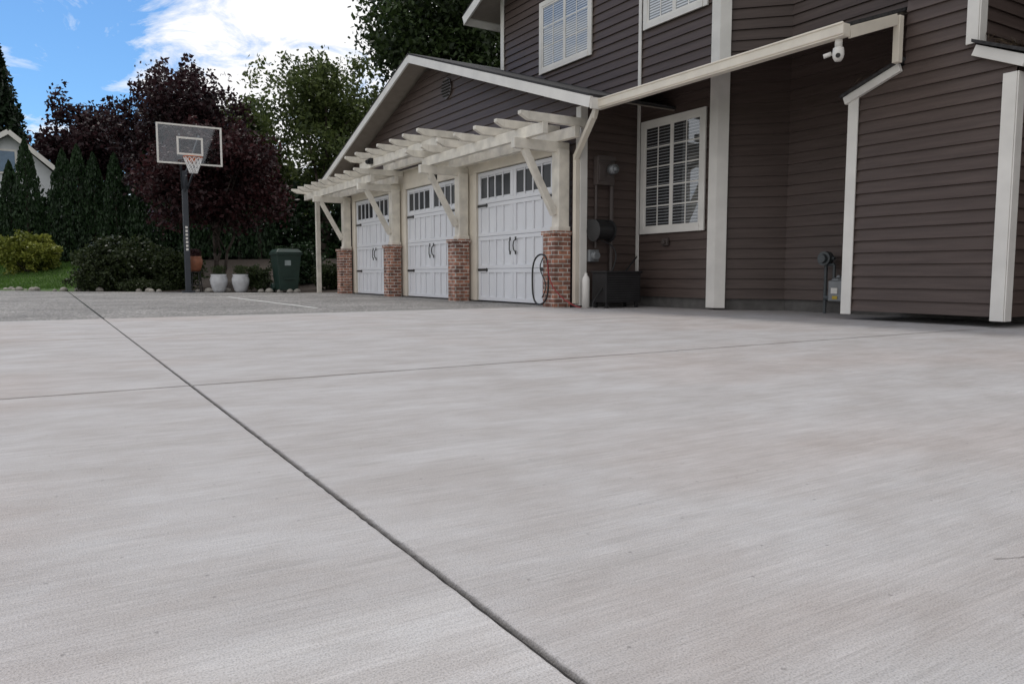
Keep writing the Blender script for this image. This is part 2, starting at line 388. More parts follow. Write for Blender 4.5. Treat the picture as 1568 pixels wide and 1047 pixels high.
mb.beam((6.58,8.45,zg),(6.58,8.50,zg-.12),.06,.08); mb.beam((6.58,8.49,zg-.08),(6.81,9.22,zg-.55),.075,.08); mb.box(6.79,6.86,9.185,9.26,.06,zg-.49)
mb.box(7.44,7.51,YE-.045,YE+.025,2.64,3.10)
mb.done('gutter_and_downspout',M_cream,H,.004)
mb=MB(); mb.cyl((6.85,13.55,4.12),(6.89,13.55,4.12),.21,.21,8); mb.done('gable_vent',M_brownbox,H)
mb=MB()
for i in range(6):
    z=4.12-.14+i*.056; w=math.sqrt(max(.0,.18**2-(z-4.12)**2)); mb.beam((6.84,13.55-w,z),(6.84,13.55+w,z),.03,.02,(0.5,0,1))
mb.done('vent_louvres',M_bodym,H)

doors=[11.08,14.28,17.48]; DW=1.22; DH=2.34
mb=MB()
mb.box(6.845,6.90,9.80,19.0,DH+.01,2.74)
e=[9.80]
for c in doors: e+= [c-DW-.01,c+DW+.01]
e.append(19.0)
for i in range(0,len(e),2): mb.box(6.846,6.90,e[i],e[i+1],.02,DH+.008)
mb.box(6.82,6.90,9.76,19.04,2.742,2.78)
for c in doors:
    mb.box(6.825,6.842,c-DW-.13,c-DW-.01,.02,DH+.01); mb.box(6.825,6.842,c+DW+.01,c+DW+.13,.02,DH+.01); mb.box(6.822,6.842,c-DW-.13,c+DW+.13,DH+.012,DH+.14)
mb.done('door_casing',M_cream,H,.003)
for c in doors:
    D=empty('garage_door'); D.parent=H
    mb=MB(); mb.box(6.885,6.91,c-DW,c+DW,.02,DH)
    zs=[.02,.60,1.18,1.77,DH]
    y0,y1=c-DW,c+DW
    for a,b2 in zip(zs[:-1],zs[1:]):
        mb.box(6.862,6.885,y0,y1,a+.005,a+.07); mb.box(6.862,6.885,y0,y1,b2-.07,b2-.005)
        for yy in (y0+.045,c-.05,c+.05,y1-.045): mb.box(6.863,6.885,yy-.045,yy+.045,a+.0705,b2-.0705)
    for half in (0,1):
        ya=y0+.09 if half==0 else c+.095; yb=c-.095 if half==0 else y1-.09
        for kk in range(1,4):
            yy=ya+(yb-ya)*kk/4
            for a,b2 in zip(zs[:-2],zs[1:-1]): mb.box(6.864,6.885,yy-.03,yy+.03,a+.0705,b2-.0705)
            mb.box(6.862,6.885,yy-.016,yy+.016,1.8405,DH-.0705)
    mb.done('door_panels',M_door,D,.004)
    mb=MB()
    for half in (0,1):
        ya=y0+.09 if half==0 else c+.095; yb=c-.095 if half==0 else y1-.09
        mb.box(6.880,6.884,ya+.005,yb-.005,1.88,DH-.10)
    mb.done('door_lites',M_lite,D)
    mb=MB()
    for zz in (.58,1.74):
        for sgn in (-1,1):
            ye=c+sgn*DW
            mb.box(6.850,6.861,min(ye,ye-sgn*.30),max(ye,ye-sgn*.30),zz-.02,zz+.02)
            mb.cyl((6.852,ye-sgn*.32,zz),(6.861,ye-sgn*.32,zz),.034,.034,8)
    for sgn in (-1,1):
        yy=c+sgn*.09
        mb.path([(6.858,yy,.88),(6.83,yy-sgn*.02,.92),(6.825,yy-sgn*.03,.99),(6.83,yy-sgn*.02,1.06),(6.858,yy,1.10)],.010,6)
        mb.box(6.855,6.862,yy-.02,yy+.02,.84,.90); mb.box(6.855,6.862,yy-.02,yy+.02,1.08,1.14)
    mb.done('door_hardware',M_black,D)
for y in (9.47,12.68,15.88,19.08):
    mb=MB(); mb.box(6.50,6.80,y-.15,y+.15,-.02,1.09); mb.box(6.475,6.81,y-.175,y+.175,1.09,1.15)
    mb.done('brick_pier',M_brick,H,.004)

# ---------------------------------------------------------------- pergola
P=empty('pergola')
mb=MB(); PB=2.48
for y in (9.47,12.68,15.88,19.08):
    mb.box(6.62,6.81,y-.095,y+.095,1.155,PB-.11)
    mb.box(6.60,6.82,y-.115,y+.115,1.152,1.22)
    mb.beam((5.86,y,PB-.078),(6.84,y,PB-.078),.10,.15)
    mb.beam((6.60,y,1.40),(6.06,y,PB-.14),.085,.10)
def section(y0,y1,zb):
    for xb in (6.10,6.66):
        mb.box(xb-.045,xb+.045,y0,y1,zb,zb+.16)
    n=max(2,round((y1-y0)/.62))
    for i in range(n+1):
        y=y0+.07+(y1-y0-.14)*i/n+random.uniform(-.012,.012); z=zb+.162+random.uniform(0,.004); w=.04; tz=random.uniform(-.006,.006)
        mb.hexa([(5.84,y-w,z),(6.83,y-w,z),(6.83,y+w,z),(5.84,y+w,z),(5.84,y-w,z+.12+tz),(6.83,y-w,z+.12),(6.83,y+w,z+.12),(5.84,y+w,z+.12+tz)])
        mb.hexa([(5.70,y-w,z+.07),(5.838,y-w,z),(5.838,y+w,z),(5.70,y+w,z+.07),(5.70,y-w,z+.12+tz),(5.838,y-w,z+.12+tz),(5.838,y+w,z+.12+tz),(5.70,y+w,z+.12+tz)])
section(8.98,13.0,PB); section(15.6,20.5,PB); section(12.35,16.25,PB+.30)
mb.box(6.34,6.45,20.38,20.49,0,PB)
mb.done('timber_frame',M_perg,P,.006)

# ---------------------------------------------------------------- windows
def window(y0,y1,z0,z1,x,cols,rows,slat,pitch):
    W=empty('window'); W.parent=H
    mb=MB(); t=.085
    mb.box(x-.055,x-.029,y0,y0+t,z0,z1); mb.box(x-.055,x-.029,y1-t,y1,z0,z1)
    mb.box(x-.056,x-.029,y0+t,y1-t,z1-t,z1); mb.box(x-.065,x-.029,y0+t,y1-t,z0,z0+t)
    a,b=y0+t,y1-t; c=(a+b)/2
    for ya,yb in ((a,c),(c,b)):
        s=.035
        mb.box(x-.047,x-.035,ya,ya+s,z0+t,z1-t); mb.box(x-.047,x-.035,yb-s,yb,z0+t,z1-t)
        mb.box(x-.048,x-.035,ya+s,yb-s,z1-t-s,z1-t); mb.box(x-.048,x-.035,ya+s,yb-s,z0+t,z0+t+s)
        for k in range(1,cols): yy=ya+s+(yb-ya-2*s)*k/cols; mb.box(x-.043,x-.0365,yy-.010,yy+.010,z0+t+s,z1-t-s)
        for k in range(1,rows): zz=z0+t+s+(z1-z0-2*t-2*s)*k/rows; mb.box(x-.042,x-.037,ya+s,yb-s,zz-.010,zz+.010)
    mb.done('frame',M_white,W,.002)
    mb=MB(); mb.box(x-.0310,x-.0305,a,b,z0+t,z1-t); mb.done('room_dark',M_dark,W)
    mb=MB(); z=z0+t+.02
    while z<z1-t-.02:
        mb.quad((x-.0338,a+.04,z),(x-.0338,b-.04,z),(x-.0322,b-.04,z+slat),(x-.0322,a+.04,z+slat)); z+=pitch
    mb.done('blinds',M_blind,W)
    mb=MB(); mb.quad((x-.0395,a,z0+t),(x-.0395,b,z0+t),(x-.0395,b,z1-t),(x-.0395,a,z1-t)); mb.done('glass',M_glass,W)
window(7.72,9.07,1.12,2.83,8.0,2,5,.009,.045)
window(10.35,11.92,4.16,5.44,8.0,2,3,.022,.040)
window(7.74,9.06,4.20,5.44,8.0,2,3,.022,.040)

# ---------------------------------------------------------------- utilities
E=empty('electric_meter_panel')
mb=MB(); mb.box(7.10,7.42,9.05,9.165,1.84,2.26); mb.box(7.09,7.43,9.035,9.05,2.20,2.27); mb.box(7.12,7.24,9.035,9.05,1.9,2.15)
mb.done('panel_box',M_brownbox,E,.006)
mb=MB(); mb.cyl((7.34,9.05,2.07),(7.34,8.93,2.07),.075,.068,16); mb.cyl((7.34,8.93,2.07),(7.34,8.90,2.07),.055,.02,16); mb.done('meter_dial',M_grey,E,0,True)
mb=MB(); mb.cyl((7.42,9.12,1.84),(7.42,9.12,.3),.032,.032,10); mb.cyl((7.13,9.13,1.84),(7.13,9.13,.9),.018,.018,8); mb.box(7.37,7.47,9.155,9.165,1.2,1.23); mb.done('conduit',M_brownbox,E)
Ho=empty('hose_reel')
mb=MB(); mb.cyl((7.00,9.0,1.15),(7.28,9.0,1.15),.13,.13,18); mb.cyl((6.98,9.0,1.15),(7.0,9.0,1.15),.165,.165,18); mb.cyl((7.28,9.0,1.15),(7.30,9.0,1.15),.165,.165,18); mb.box(6.99,7.29,9.02,9.165,1.10,1.32)
mb.done('reel_drum',M_black,Ho,.004)
mb=MB(); pts=[]
for k in range(26):
    t=k/25; pts.append((7.05+.25*math.sin(t*5),8.9-.15*t,1.0-.95*t+.1*math.sin(t*6)))
mb.path(pts,.011,6)
pts=[(7.45+.35*math.sin(k*.22),9.05-.2*k/16,.35+.42*math.sin(k*.2)) for k in range(16)]; mb.path(pts,.012,6); mb.done('loose_hose',M_black,Ho)
G=empty('heat_pump_unit')
mb=MB(); mb.box(7.00,7.66,8.70,9.04,.08,.52); mb.box(6.98,7.68,8.68,9.06,.52,.55)
for a in (7.02,7.58):
    for b_ in (8.72,8.98): mb.box(a,a+.05,b_,b_+.04,.0,.08)
mb.done('casing',simple('charcoal_metal',(.014,.013,.014),.7,.3),G,.008)
mb=MB()
for i in range(11): mb.box(7.03,7.63,8.69,8.697,.12+i*.034,.128+i*.034)
mb.done('grille',simple('dark_grille',(.04,.04,.042),.5,.1),G)
mb=MB(); mb.lathe((6.80,8.93,0),[(0.001,0),(.055,0),(.055,.42),(.045,.46),(.02,.49),(.02,.52),(.001,.52)],16); mb.done('white_canister',M_white,None,0,True)
Q=empty('garden_hose')
mb=MB(); pts=[]
for k in range(41):
    t=k/40*2*math.pi; pts.append((6.45,9.62+.24*math.sin(t)+.02*math.sin(3*t),.42-.38*math.cos(t)*(1+.05*math.sin(2*t))))
mb.path(pts,.014,6)
pts=[(6.46,9.56+.08*math.sin(k*.6),.75-.055*k) for k in range(12)]; mb.path(pts,.009,6); mb.done('black_coil',M_black,Q)
mb=MB(); pts=[]
for k in range(31):
    t=k/30; pts.append((6.45-.03*math.sin(t*4),9.42-.70*t+.10*math.sin(t*5),.72-.69*math.sin(t*math.pi*.5)))
mb.path(pts,.009,6)
mb.done('red_hose',M_red,Q)
mb=MB(); mb.cyl((7.08,9.17,.78),(7.08,9.02,.78),.07,.06,14); mb.box(7.0,7.17,9.1,9.165,.69,.87); mb.done('water_valve_box',M_grey,None,.005)
mb=MB(); mb.box(7.93,7.97,8.43,8.55,.93,1.04); mb.box(7.89,7.94,8.46,8.52,.95,1.0); mb.done('wall_hose_bib',M_brownbox,None,.006)
GM=empty('gas_meter')
mb=MB(); mb.box(8.38,8.54,5.80,6.00,.16,.42); mb.lathe((8.46,5.90,.42),[(.09,0),(.08,.03),(.03,.04),(.03,.07),(.001,.07)],14)
mb.done('meter_body',M_grey,GM,.02)
mb=MB(); mb.path([(8.50,6.12,-.02),(8.50,6.12,.70),(8.50,6.0,.70)],.022,8); mb.path([(8.47,5.83,.42),(8.47,5.83,.62),(8.66,5.83,.62)],.018,8); mb.path([(8.47,5.98,.42),(8.47,5.98,.62),(8.50,6.12,.62)],.018,8)
mb.cyl((8.44,6.12,.70),(8.53,6.12,.70),.09,.09,16); mb.cyl((8.40,6.12,.70),(8.44,6.12,.70),.05,.06,16); mb.cyl((8.5,6.12,.2),(8.5,6.04,.2),.035,.035,8)
mb.done('regulator_and_pipe',simple('dark_grey_pipe',(.07,.08,.085),.5,.2),GM)
mb=MB(); mb.box(8.372,8.38,5.86,5.95,.26,.33); mb.done('label',M_white,GM)
mb=MB(); mb.box(8.373,8.381,5.86,5.93,.19,.23); mb.done('tag',simple('yellow_tag',(.5,.36,.04),.6,.1),GM)
SC=empty('security_camera')
cz=2.56; cy_=4.72
mb=MB(); mb.cyl((6.62,cy_,2.78),(6.62,cy_,2.68),.035,.035,14); mb.lathe((6.62,cy_,cz),[(.001,-.01),(.03,-.01),(.048,.02),(.055,.05),(.05,.11),(.03,.125),(.001,.125)],16); mb.beam((6.60,cy_+.06,cz+.07),(6.56,cy_+.12,cz+.05),.035,.035); mb.done('housing',M_white,SC,0,True)
mb=MB(); mb.cyl((6.575,cy_-.03,cz+.03),(6.555,cy_-.045,cz+.025),.022,.022,12); mb.done('lens',M_black,SC)
for (y,x,z) in ((15.5,6.03,2.90),(13.6,6.6,2.40)):
    FL=MB(); FL.box(x-.05,x+.03,y-.08,y+.08,z-.06,z+.06); FL.cyl((x-.04,y,z),(x-.11,y-.04,z-.03),.04,.045,10); FL.done('flood_light',M_black,None,.006)

# ---------------------------------------------------------------- basketball hoop
B=empty('basketball_hoop')
bx,by=3.36,22.5
mb=MB(); mb.box(bx-.07,bx+.07,by-.07,by+.07,-.05,3.3); mb.box(bx-.16,bx+.16,by-.16,by+.16,0.0,.04)
for s in (-.24,.24):
    mb.beam((bx+s*.25,by,3.28),(bx+s,by-1.05,4.10),.045,.06); mb.beam((bx+s*.25,by,2.80),(bx+s,by-1.05,3.62),.045,.06)
mb.box(bx-.30,bx+.30,by-1.10,by-1.05,3.54,3.60)
mb.beam((bx,by+.05,2.6),(bx,by-.35,3.15),.04,.04)
mb.done('pole_and_arms',simple('dark_blue_grey_steel',(.035,.041,.052),.45,.1),B,.01)
bb0,bb1,bz0,bz1=bx-.75,bx+.75,3.38,4.31; yb=by-1.12
mb=MB(); mb.box(bb0,bb1,yb-.006,yb+.006,bz0,bz1); mb.done('backboard_acrylic',M_glassd,B)
mb=MB(); w=.042
mb.box(bb0-w,bb0,yb-.02,yb+.02,bz0-w,bz1+w); mb.box(bb1,bb1+w,yb-.02,yb+.02,bz0-w,bz1+w)
mb.box(bb0,bb1,yb-.02,yb+.02,bz1,bz1+w); mb.box(bb0,bb1,yb-.02,yb+.02,bz0-w,bz0)
q=.32; z0=bz0+.20; z1=z0+.46; yf=yb-.012; lw=.05
for (x0,x1,za,zb) in ((bx-q,bx+q,z1-lw,z1),(bx-q,bx+q,z0,z0+lw),(bx-q,bx-q+lw,z0+lw,z1-lw),(bx+q-lw,bx+q,z0+lw,z1-lw)): mb.box(x0,x1,yf-.003,yf+.003,za,zb)
mb.done('backboard_frame',M_white,B)
mb=MB(); rc=(bx,yb-.40,bz0+.10); rr=.23
ring=[(rc[0]+rr*math.cos(t),rc[1]+rr*math.sin(t),rc[2]) for t in np.linspace(0,2*math.pi,25)]
mb.path(ring,.013,6); mb.box(bx-.11,bx+.11,yb-.18,yb-.01,rc[2]-.09,rc[2]+.02); mb.done('rim',M_orange,B)
mb=MB(); nn=12
for lv in range(4):
    r0=rr*(1-.15*lv); r1=rr*(1-.15*(lv+1)); za=rc[2]-.10*lv; zb=za-.10
    for k in range(nn):
        t0=2*math.pi*(k+.5*lv)/nn
        for s in (-.5,.5):
            t1=t0+s*2*math.pi/nn
            mb.cyl((rc[0]+r0*math.cos(t0),rc[1]+r0*math.sin(t0),za),(rc[0]+r1*math.cos(t1),rc[1]+r1*math.sin(t1),zb),.009,.009,4,False)
mb.done('net',M_net,B)
mb=MB()
for i in range(7): mb.box(bx-.03,bx+.03,by-.076,by-.072,1.15+i*.10,1.21+i*.10)
mb.done('pole_lettering',M_white,B)

# ---------------------------------------------------------------- bin
def gz(x,y): return float(terr(np.array(x),np.array(y)))
K=empty('trash_bin'); cx,cy=5.72,21.25; z0=max(0,gz(cx,cy))
mb=MB()
mb.hexa([(cx-.25,cy-.27,z0+.06),(cx+.25,cy-.27,z0+.06),(cx+.25,cy+.27,z0+.06),(cx-.25,cy+.27,z0+.06),(cx-.33,cy-.36,z0+1.06),(cx+.33,cy-.36,z0+1.06),(cx+.33,cy+.36,z0+1.06),(cx-.33,cy+.36,z0+1.06)])
mb.box(cx-.36,cx+.36,cy-.39,cy+.39,z0+1.03,z0+1.09)
mb.hexa([(cx-.36,cy-.40,z0+1.095),(cx+.36,cy-.40,z0+1.095),(cx+.36,cy+.40,z0+1.095),(cx-.36,cy+.40,z0+1.095),(cx-.28,cy-.30,z0+1.19),(cx+.28,cy-.30,z0+1.19),(cx+.28,cy+.34,z0+1.19),(cx-.28,cy+.34,z0+1.19)])
mb.cyl((cx-.3,cy+.40,z0+1.0),(cx+.3,cy+.40,z0+1.0),.03,.03,8)
mb.cyl((cx-.34,cy+.27,z0+.13),(cx-.26,cy+.27,z0+.13),.13,.13,14); mb.cyl((cx+.26,cy+.27,z0+.13),(cx+.34,cy+.27,z0+.13),.13,.13,14)
mb.box(cx-.15,cx+.15,cy-.375,cy-.34,z0+.35,z0+.40)
mb.done('bin_body',M_bin,K,.02)
mb=MB(); mb.box(cx-.12,cx+.04,cy-.368,cy-.335,z0+.74,z0+.88); mb.done('sticker',simple('sticker_paper',(.25,.3,.3),.6,.2),K)

# ---------------------------------------------------------------- vegetation
def leaves(name,pts,size,mat,parent,asp=.55,flat=None,seed=0):
    r=np.random.default_rng(seed); n=len(pts)
    a=r.normal(size=(n,3)); a/=np.linalg.norm(a,axis=1,keepdims=True)
    b=r.normal(size=(n,3)); b-=a*(a*b).sum(1,keepdims=True); b/=np.linalg.norm(b,axis=1,keepdims=True)
    s=size*r.uniform(.6,1.3,(n,1))
    A=a*s; Bv=b*s*asp
    if flat is not None: A=np.array(flat)*s+a*s*.25
    V=np.empty((n,4,3)); V[:,0]=pts-A; V[:,1]=pts+Bv; V[:,2]=pts+A; V[:,3]=pts-Bv
    me=bpy.data.meshes.new(name); me.vertices.add(n*4); me.vertices.foreach_set('co',V.astype(np.float32).ravel())
    me.loops.add(n*4); me.loops.foreach_set('vertex_index',np.arange(n*4,dtype=np.int32))
    me.polygons.add(n); me.polygons.foreach_set('loop_start',np.arange(0,n*4,4,dtype=np.int32)); me.polygons.foreach_set('loop_total',np.full(n,4,dtype=np.int32))
    me.materials.append(mat); me.update(calc_edges=True); me.validate()
    o=bpy.data.objects.new(name,me); col.objects.link(o)
    if parent: o.parent=parent
    return o
def clumps(blobs,nc,nl,sig,seed,inner=.25,up=0.0):
    r=np.random.default_rng(seed); B_=np.array(blobs,float)
    w=(B_[:,3]*B_[:,4]*B_[:,5])**.667; w/=w.sum()
    idx=r.choice(len(B_),nc,p=w); d=r.normal(size=(nc,3)); d/=np.linalg.norm(d,axis=1,keepdims=True)
    rad=np.where(r.random(nc)<inner,r.uniform(.2,.8,nc),r.uniform(.78,1.08,nc))[:,None]
    C=B_[idx,:3]+d*rad*B_[idx,3:]
    s=sig*r.uniform(.6,1.5,(nc,1))
    off=np.clip(r.normal(size=(nc*nl,3)),-1.5,1.5)*np.repeat(s,nl,0)*np.array([1,1,.75])
    P_=np.repeat(C,nl,0)+off
    if up:
        k=(r.random(nc)<.3)&(d[:,2]>.1); kk=np.repeat(k,nl)
        st=off[kk]*np.array([.45,.45,1]); st[:,2]=np.abs(st[:,2])*up
        P_[kk]=np.repeat(C,nl,0)[kk]+st
    return P_
def crown(c,R_,k,seed,br=.42):
    r=np.random.default_rng(seed); out=[]
    for i in range(k):
        d=r.normal(size=3); d/=np.linalg.norm(d); q=r.uniform(.25,.78)
        p=np.array(c)+d*q*np.array(R_); s=r.uniform(br*.6,br*1.15)
        m=min(R_); out.append((*p,m*s,m*s,m*s*.85))
    return out
def tree(name,base,c,Rr,k,nc,nl,sig,leaf,mat,seed,tr=.2,multi=1,br=.42,inner=.3,up=0):
    T_=empty(name); r=random.Random(seed); bl=crown(c,Rr,k,seed,br)
    mb=MB(); bz=base[2]
    for m in range(multi):
        ox=r.uniform(-.15,.15)*(multi>1)*2; top=Vector((c[0]+ox*2,c[1]+r.uniform(-.3,.3),c[2]-Rr[2]*.3))
        p=Vector((base[0]+ox*.5,base[1],bz-.1)); n=5; last=p
        for i in range(n):
            t=(i+1)/n; q=p.lerp(top,t)+Vector((r.uniform(-.1,.1),r.uniform(-.1,.1),0)); mb.cyl(last,q,tr*(1-.65*i/n),tr*(1-.65*(i+1)/n),8); last=q
            if i>=1:
                for _ in range(2 if multi==1 else 1):
                    b_=bl[r.randrange(len(bl))]; e_=Vector(b_[:3]); mid=last.lerp(e_,.5)+Vector((0,0,.2)); mb.cyl(last,mid,tr*.35,tr*.2,6); mb.cyl(mid,e_,tr*.2,tr*.06,6)
    mb.done('trunk_and_limbs',M_bark,T_,0,True)
    leaves('foliage',clumps(bl,nc,nl,sig,seed+1,inner,up),leaf,mat,T_,seed=seed)
    return T_
def at(x,y): return (x,y,gz(x,y))
tree('purple_plum_tree',at(5.1,34.5),(5.1,34.5,6.2),(3.1,3.0,3.3),26,850,30,.24,.10,L_purple,11,.22,1,.38,.3,2.6)
tree('japanese_maple_tree',at(4.7,25.6),(4.75,25.2,3.30),(2.9,2.3,1.7),26,800,32,.20,.075,L_purple2,12,.06,4,.40,.3,1.8)
tree('deciduous_tree',at(10.7,33.3),(10.9,33.3,6.9),(4.2,3.4,4.3),36,1050,24,.26,.095,L_green,13,.28,1,.36,.3,1.6)
tree('deciduous_tree',at(16.5,35.5),(17.2,35.5,11.5),(5.6,4.5,5.8),34,1100,26,.36,.15,L_dgreen,14,.35)
tree('purple_plum_tree',at(2.2,50),(2.2,50,7.2),(3.5,2.6,3.4),26,650,28,.30,.13,L_purple,15,.22,1,.38,.3,2.4)
tree('purple_plum_tree',at(5.3,42),(5.3,42,5.6),(2.2,2.4,2.6),18,400,26,.30,.13,L_purple,16,.2,1,.42,.3,2)
tree('deciduous_tree',at(8.6,38),(8.4,38,5.6),(3.4,2.6,4.2),22,550,24,.34,.14,L_green,17,.2)
C_=empty('conifer_tree'); bx_,by_=-2.3,55.0; bz_=gz(bx_,by_)
mb=MB(); mb.cyl((bx_,by_,bz_),(bx_,by_,15.6),.3,.04,8); mb.done('trunk',M_bark,C_)
r=np.random.default_rng(3); n=22000; h=r.uniform(0,1,n)**1.3; ang=r.uniform(0,2*np.pi,n)
tier=.70+.4*np.abs(np.sin(h*34+3*np.sin(ang*3)))
rad=3.4*(1-h)**.85*tier*np.sqrt(r.uniform(.15,1,n))
leaves('foliage',np.stack([bx_+rad*np.cos(ang),by_+rad*np.sin(ang),bz_+1.2+h*13.5-rad*.25],1),.17,L_con,C_,seed=4)
pts=[]; mb=MB(); r=np.random.default_rng(8)
p0=np.array([-3.4,39.2]); p1=np.array([7.5,32.2]); cnt=15
for i in range(cnt):
    q=p0+(p1-p0)*(i+r.uniform(-.2,.2))/(cnt-1)+r.normal(0,.14,2); zb=gz(*q); hh=r.uniform(3.7,4.3) if i<4 else r.uniform(4.0,5.0); R0=r.uniform(.60,.80)
    n=5600; t=r.uniform(0,1,n)**1.1; an=r.uniform(0,2*np.pi,n)
    prof=R0*np.clip((1-t)**.7*1.25,0,1)*(1+.14*np.sin(an*4+t*13+i)+.07*np.sin(t*40+an*3))
    ra=prof*np.sqrt(r.uniform(.30,1.05,n))
    pts.append(np.stack([q[0]+ra*np.cos(an),q[1]+ra*np.sin(an),zb+.1+t*hh],1)); mb.cyl((q[0],q[1],zb),(q[0],q[1],zb+hh*.8),.08,.03,6)
AH=empty('arborvitae_hedge'); leaves('foliage',np.concatenate(pts),.085,L_arb,AH,.5,flat=(0,0,.8),seed=9); mb.done('stems',M_bark,AH)
bl=[]
r=np.random.default_rng(21)
for i in range(24):
    x=-14+i*2.0; y=62+r.uniform(-2,2) if x<6 else 44+r.uniform(-2,2); hh=r.uniform(3.2,4.6)+(1.0 if x>8 else 0)
    bl.append((x,y,hh*.6+.8,2.0,1.8,hh*.75))
leaves('background_trees',clumps(bl,1200,24,.45,22,.2),.22,L_dgreen,None,seed=23)
bl=[(x,36.5-.35*(x-3)+r.uniform(-.4,.4),1.9+r.uniform(-.3,.6),1.5,1.0,1.9) for x in np.arange(3,15,1.1)]
bl+=[(x,41.2-.62*(x+3.4)+r.uniform(-.2,.2),2.5+r.uniform(-.2,.3),1.2,.6,1.7) for x in np.arange(-4.2,3.2,.9)]
leaves('laurel_hedge',clumps(bl,1250,26,.24,24,.2),.13,L_arb,None,seed=25)
def bush(name,x,y,rx,ry,rz,mat,leaf,nc,seed,lift=.0):
    z=gz(x,y); T_=empty(name)
    bl=[(x,y,z+rz*.45+lift,rx*.8,ry*.8,rz*.55)]; rr_=random.Random(seed)
    for i in range(9):
        a=rr_.uniform(0,6.28); q=rr_.uniform(.35,.6); bl.append((x+math.cos(a)*rx*q,y+math.sin(a)*ry*q,z+rz*rr_.uniform(.3,.62)+lift,rx*.42,ry*.42,rz*.36))
    leaves('foliage',clumps(bl,nc,30,.07*max(rx,.4)**.5,seed,.25),leaf,mat,T_,seed=seed)
    mb=MB()
    for i in range(6):
        b_=bl[i]; mb.cyl((x,y,z-.03),(b_[0],b_[1],b_[2]),.03,.01,6)
    mb.done('stems',M_bark,T_); return T_
bush('rounded_shrub',2.15,26.0,1.75,1.2,1.6,L_bush,.055,700,31)
bush('rounded_shrub',3.5,24.9,.8,.6,1.2,L_bush,.05,260,35)
bush('golden_shrub',-.55,34.0,1.25,1.0,1.45,L_yel,.06,420,32)
bush('boxwood_shrub',5.15,22.0,.42,.4,.75,L_bush,.032,170,33)
bush('boxwood_shrub',7.0,21.6,.5,.4,.8,L_bush,.035,170,34)
bush('boxwood_shrub',6.6,23.4,.8,.6,1.3,L_arb,.05,220,36)
bush('ground_cover_plant',1.35,25.7,.9,.35,.38,L_bush,.035,200,37)
bush('ground_cover_plant',2.6,24.5,.9,.3,.3,L_bush,.035,160,38)
def pot(x,y,mat,plant,seed,name='plant_pot',z=None,s=1.0):
    z=max(0,gz(x,y)) if z is None else z; T_=empty(name)
    mb=MB(); mb.lathe((x,y,z),[(.001,0),(.13*s,0),(.17*s,.06*s),(.225*s,.25*s),(.235*s,.36*s),(.20*s,.46*s),(.215*s,.50*s),(.19*s,.50*s),(.18*s,.44*s),(.001,.44*s)],24); mb.done('pot_body',mat,T_,0,True)
    rr_=np.random.default_rng(seed); n=500; a=rr_.uniform(0,6.28,n); q=rr_.uniform(0,.2*s,n)
    leaves('plant',np.stack([x+q*np.cos(a),y+q*np.sin(a),z+.5*s+rr_.uniform(0,.22,n)*s],1),.05,plant,T_,.3,flat=(0,0,.7),seed=seed)
pot(4.10,22.15,M_pot,L_bush,41); pot(4.62,21.85,M_pot,L_bush,42)
mb=MB(); sx,sy=3.60,22.75; sz_=max(0,gz(sx,sy))
for a in range(4):
    t=a*math.pi/2+.4; mb.cyl((sx+.2*math.cos(t),sy+.2*math.sin(t),sz_),(sx+.14*math.cos(t),sy+.14*math.sin(t),sz_+.55),.014,.014,6)
mb.lathe((sx,sy,sz_+.55),[(.001,0),(.18,0),(.18,.02),(.001,.02)],16); mb.lathe((sx,sy,sz_+.2),[(.15,0),(.17,0),(.17,.02),(.15,.02)],16)
mb.done('plant_stand',M_black)
pot(sx,sy,M_terra,L_purple2,43,'terracotta_pot',sz_+.575,.85)
mb=MB(); r=random.Random(5)
edge=[(5.9,20.6),(3.9,22.55),(2.2,24.25),(.6,25.95),(-.35,27.15),(-1.55,29.35)]
for (a,b) in zip(edge[:-1],edge[1:]):
    L_=math.dist(a,b); n=int(L_/.3)
    for i in range(n):
        if r.random()<.3: continue
        t=(i+r.random()*.6)/n; x=a[0]+(b[0]-a[0])*t+r.uniform(0,.12); y=a[1]+(b[1]-a[1])*t+r.uniform(0,.12); s=r.uniform(.05,.11)
        mb.lathe((x,y,-.01),[(.001,0),(s,.0),(s*1.15,s*.4),(s*.8,s*.95),(s*.3,s*1.2),(.001,s*1.22)],7)
mb.done('garden_edging_stones',M_stone,None,0,True)
r=np.random.default_rng(51); n=40000; x=r.uniform(-7,1.5,n); y=r.uniform(26,38,n); s=.70*x+.71*y-18.75
k=(s>1.0)&~((x>-1.6)&(y<27.5)); x=x[k];y=y[k]
leaves('lawn_grass',np.stack([x,y,terr(x,y)+.02],1),.045,L_grass,None,.25,flat=(0,0,1),seed=52)
r=np.random.default_rng(61); n=260
y=np.concatenate([r.uniform(3.46,3.9,n//2),r.uniform(4.66,5.2,n//2)]); zb=np.where(y<4,2.49+(y-3.44)*.42,2.45+(5.31-y)*.362)
leaves('needle_litter',np.stack([r.uniform(7.5,8.2,len(y)),y,zb+.03+r.uniform(0,.04,len(y))],1),.05,L_dry,None,.06,seed=62)

